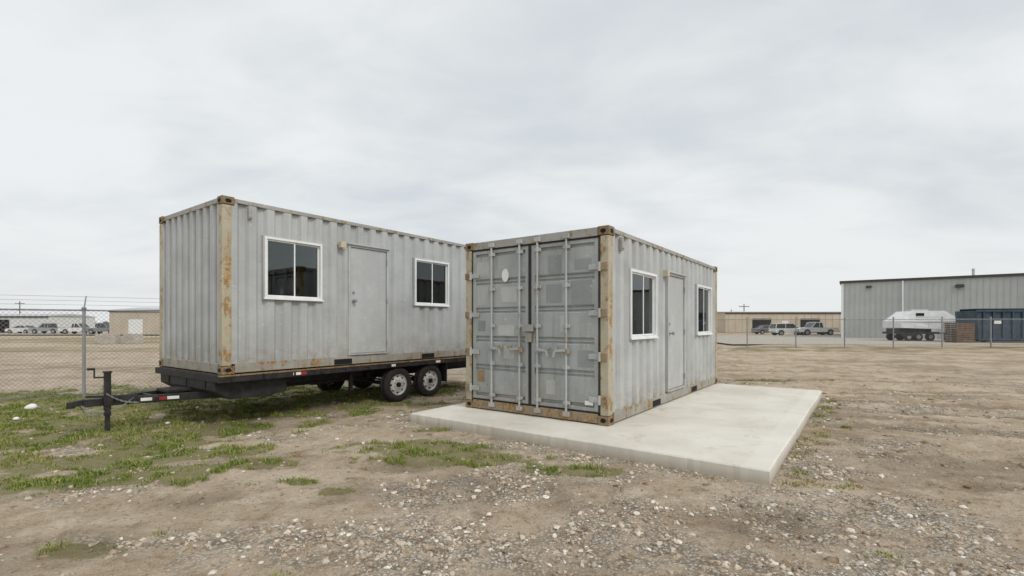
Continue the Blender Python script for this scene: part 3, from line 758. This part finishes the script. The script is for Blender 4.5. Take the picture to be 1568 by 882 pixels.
q.obj('shell',[simple('camper_white',(.70,.71,.71),.5,0,.08,2),M_patchl,M_vg],ct,.04)
q=MB();q.box(-.1,3.4,.1,2.0,.62,.80);q.box(.1,1.2,-.04,.1,.45,.62);q.box(.1,2.9,.3,1.8,.80,1.10)
for x in (.7,1.55,2.6):
    for y in (.0,1.95): q.cyl((x,y,.36),(x,y+.2,.36),.36,0,18);
    q.cyl((x,-.005,.36),(x,-.02,.36),.18,1,12)
q.box(3.4,4.9,.98,1.12,.62,.72);q.box(4.7,4.8,1.0,1.1,0,.7)
q.obj('chassis',[M_black,M_gal],ct)
dp=empty('roll_off_dumpster',(37.3,38.4,0),-.15);q=MB()
q.prism([(0,.25),(-.15,2.55),(6.2,2.55),(6.0,.25)],0,2.3,0)
for i in range(9): q.box(.25+i*.68,.37+i*.68,-.09,-.002,.25,2.45,0)
q.box(-.2,6.25,-.12,-.003,2.46,2.62,0);q.box(-.1,6.1,-.10,-.003,.18,.32,0);q.box(-.1,6.1,.2,2.1,.10,.24,1)
q.box(.1,5.9,.15,2.15,2.56,2.72,1)
for x in (.4,5.5): q.cyl((x,-.02,.14),(x,.2,.14),.14,1,12)
q.box(1.0,1.5,-.10,-.094,1.5,1.75,2)
q.obj('bin',[simple('dumpster_blue',(.035,.062,.088),.5,0,.3,2),M_dark,M_white],dp,.02)
cs=empty('pallet_stack',(35.0,37.8,0),0);q=MB()
for i in range(11):
    z=i*.145
    for y in (0,.5,1.0): q.box(0,1.4,y,y+.1,z,z+.09)
    for x in np.arange(0,1.35,.2): q.box(x,x+.12,-.01,1.11,z+.092,z+.115)
q.obj('pallets',[simple('old_wood',(.18,.115,.07),.9,0,.35,3)],cs)
M_conb=simple('block_concrete',(.42,.39,.34),.9,0,.15,3)
for i,(x,y,r) in enumerate(((-32.6,37.8,.1),(-31.0,38.2,-.2),(-33.6,38.6,.4))):
    q=MB();q.prism([(0,0),(1.3,0),(1.22,.75),(.08,.75)],0,.7);q.box(.3,.42,.3,.4,.751,.85);q.box(.9,1.0,.3,.4,.751,.85);q.obj('concrete_block',[M_conb],None,.03,loc=(x,y,TG),rot=r)
M_wood=simple('pole_wood',(.14,.11,.08),.9)
def pole(x,y,h):
    q=MB();q.cyl((0,0,-.3),(0,0,h),.16,0,10,.10);q.box(-1.2,1.2,-.06,.06,h-.7,h-.56)
    for k in (-1.1,-.4,.4,1.1): q.cyl((k,0,h-.56),(k,0,h-.4),.05,0,6)
    q.obj('utility_pole',[M_wood],None,loc=(x,y,0))
for x,y,h in ((52,114,5.0),(56,116,6.4),(-128,125,7.5),(155,150,10)): pole(x,y,h)

t=NT('tree_line_foliage');cc=t.mix(t.noise(t.pos(),.5,5,.7),(.095,.105,.08),(.18,.185,.15));M_tree=t.out(cc,.95,0,None,.1)
n=16000
ang=rng.uniform(-1.15,1.15,n); R=rng.uniform(330,360,n)
cx=np.sin(ang)*R;cy=np.cos(ang)*R
hh=4.2*sst(fbm(ang*30,ang*0+2,4,8),.30,.65)+.8
cz=rng.uniform(0,1,n)*hh
sz=rng.uniform(.5,1.2,n)
V=np.zeros((n,3,3))
for k in range(3):
    a=rng.uniform(0,6.283,n);V[:,k]=np.stack([cx+np.cos(a)*sz*1.4,cy+rng.uniform(-1,1,n),cz+np.sin(a)*sz],1)
np_mesh('tree_line',V.reshape(-1,3),np.arange(n*3).reshape(-1,3),[M_tree])

t=NT('asphalt');p=t.pos();M_as=t.out(t.mix(t.noise(p,.4,5),(.15,.145,.135),(.22,.21,.19)),.9,0,None,.2)
q=MB();q.add([(-400,66,.012),(14,66,.012),(14,72,.012),(-400,72,.012)],[(0,1,2,3)]);q.obj('road',[M_as])
t=NT('yard_concrete');p=t.pos();M_yd=t.out(t.mix(t.noise(p,.25,5),(.38,.345,.29),(.48,.445,.385)),.9,0,None,.2)
q=MB();q.add([(16,35,.010),(95,35,.010),(95,64,.010),(20,64,.010)],[(0,1,2,3)]);q.obj('yard_pavement',[M_yd])

def litter(x,y,s):
    me=MB();V=ico*1.0
    vs=[(v[0]*s*random.uniform(.7,1.4),v[1]*s*random.uniform(.6,1.0),max(0,v[2]*s*random.uniform(.5,.9)+s*.4)) for v in V]
    me.add(vs,[tuple(f) for f in icf]);o=me.obj('plastic_litter_bag',[M_refl],None,0,True,loc=(x,y,float(gz(x,y))))
    m_=o.modifiers.new('s','SUBSURF');m_.levels=2;m_.render_levels=2
litter(-8.7,8.7,.13);litter(-7.95,7.7,.06);litter(-5.3,7.4,.05)

# ------------------------------------------------------------------ sky
w=bpy.data.worlds.new('World');scene.world=w;w.use_nodes=True
t=NT('',w.node_tree)
SE=math.radians(42);SR=math.radians(136)
sky=t.n('ShaderNodeTexSky',sky_type='NISHITA');sky.sun_disc=False;sky.sun_elevation=SE;sky.sun_rotation=SR;sky.dust_density=4
bg1=t.n('ShaderNodeBackground',{0:sky.outputs[0],1:.08})
d=t.n('ShaderNodeTexCoord').outputs['Generated'];sp=t.n('ShaderNodeSeparateXYZ',{0:d})
z=t.math('ADD',t.math('MAXIMUM',sp.outputs[2],0.0),.22)
v=t.n('ShaderNodeCombineXYZ',{0:t.math('DIVIDE',sp.outputs[0],z),1:t.math('DIVIDE',sp.outputs[1],z),2:0.3}).outputs[0]
a_=t.noise(t.map(v,(.55,.8,1),loc=(1.3,.4,0),rot=(0,0,.35)),1.0,4,.5,.5)
b_=t.noise(t.map(v,(1.3,1.9,1),loc=(4.3,2.4,0),rot=(0,0,.2)),1.6,5,.55,.4)
cl_=t.math('ADD',t.math('MULTIPLY',a_,.66),t.math('MULTIPLY',b_,.34))
colr=t.mix(t.ss(cl_,.36,.60),(.69,.735,.77),(.90,.925,.93))
colr=t.mix(t.ss(sp.outputs[2],.25,0,0,.6),colr,(.87,.89,.895))
st=t.ss(sp.outputs[2],.55,1.0,1.0,1.2)
bg2=t.n('ShaderNodeBackground',{0:colr,1:st})
mx=t.n('ShaderNodeMixShader',{0:.92,1:bg1.outputs[0],2:bg2.outputs[0]})
t.n('ShaderNodeOutputWorld',{0:mx.outputs[0]})
sl=bpy.data.lights.new('sun','SUN');sl.energy=1.35;sl.angle=math.radians(16);sl.color=(1,.965,.91)
so=bpy.data.objects.new('sun',sl);scene.collection.objects.link(so)
dirv=Vector((math.sin(SR)*math.cos(SE),math.cos(SR)*math.cos(SE),math.sin(SE)))
so.rotation_euler=dirv.to_track_quat('Z','Y').to_euler();so.location=dirv*30

# ------------------------------------------------------------------ camera
cam=bpy.data.cameras.new('camera');co=bpy.data.objects.new('camera',cam);scene.collection.objects.link(co)
co.location=(0,0,CAMH);co.rotation_euler=(math.radians(90),0,0)
cam.sensor_width=36;cam.lens=736/1568*36;cam.shift_y=56/1568;cam.clip_end=6000;cam.clip_start=.05
scene.camera=co
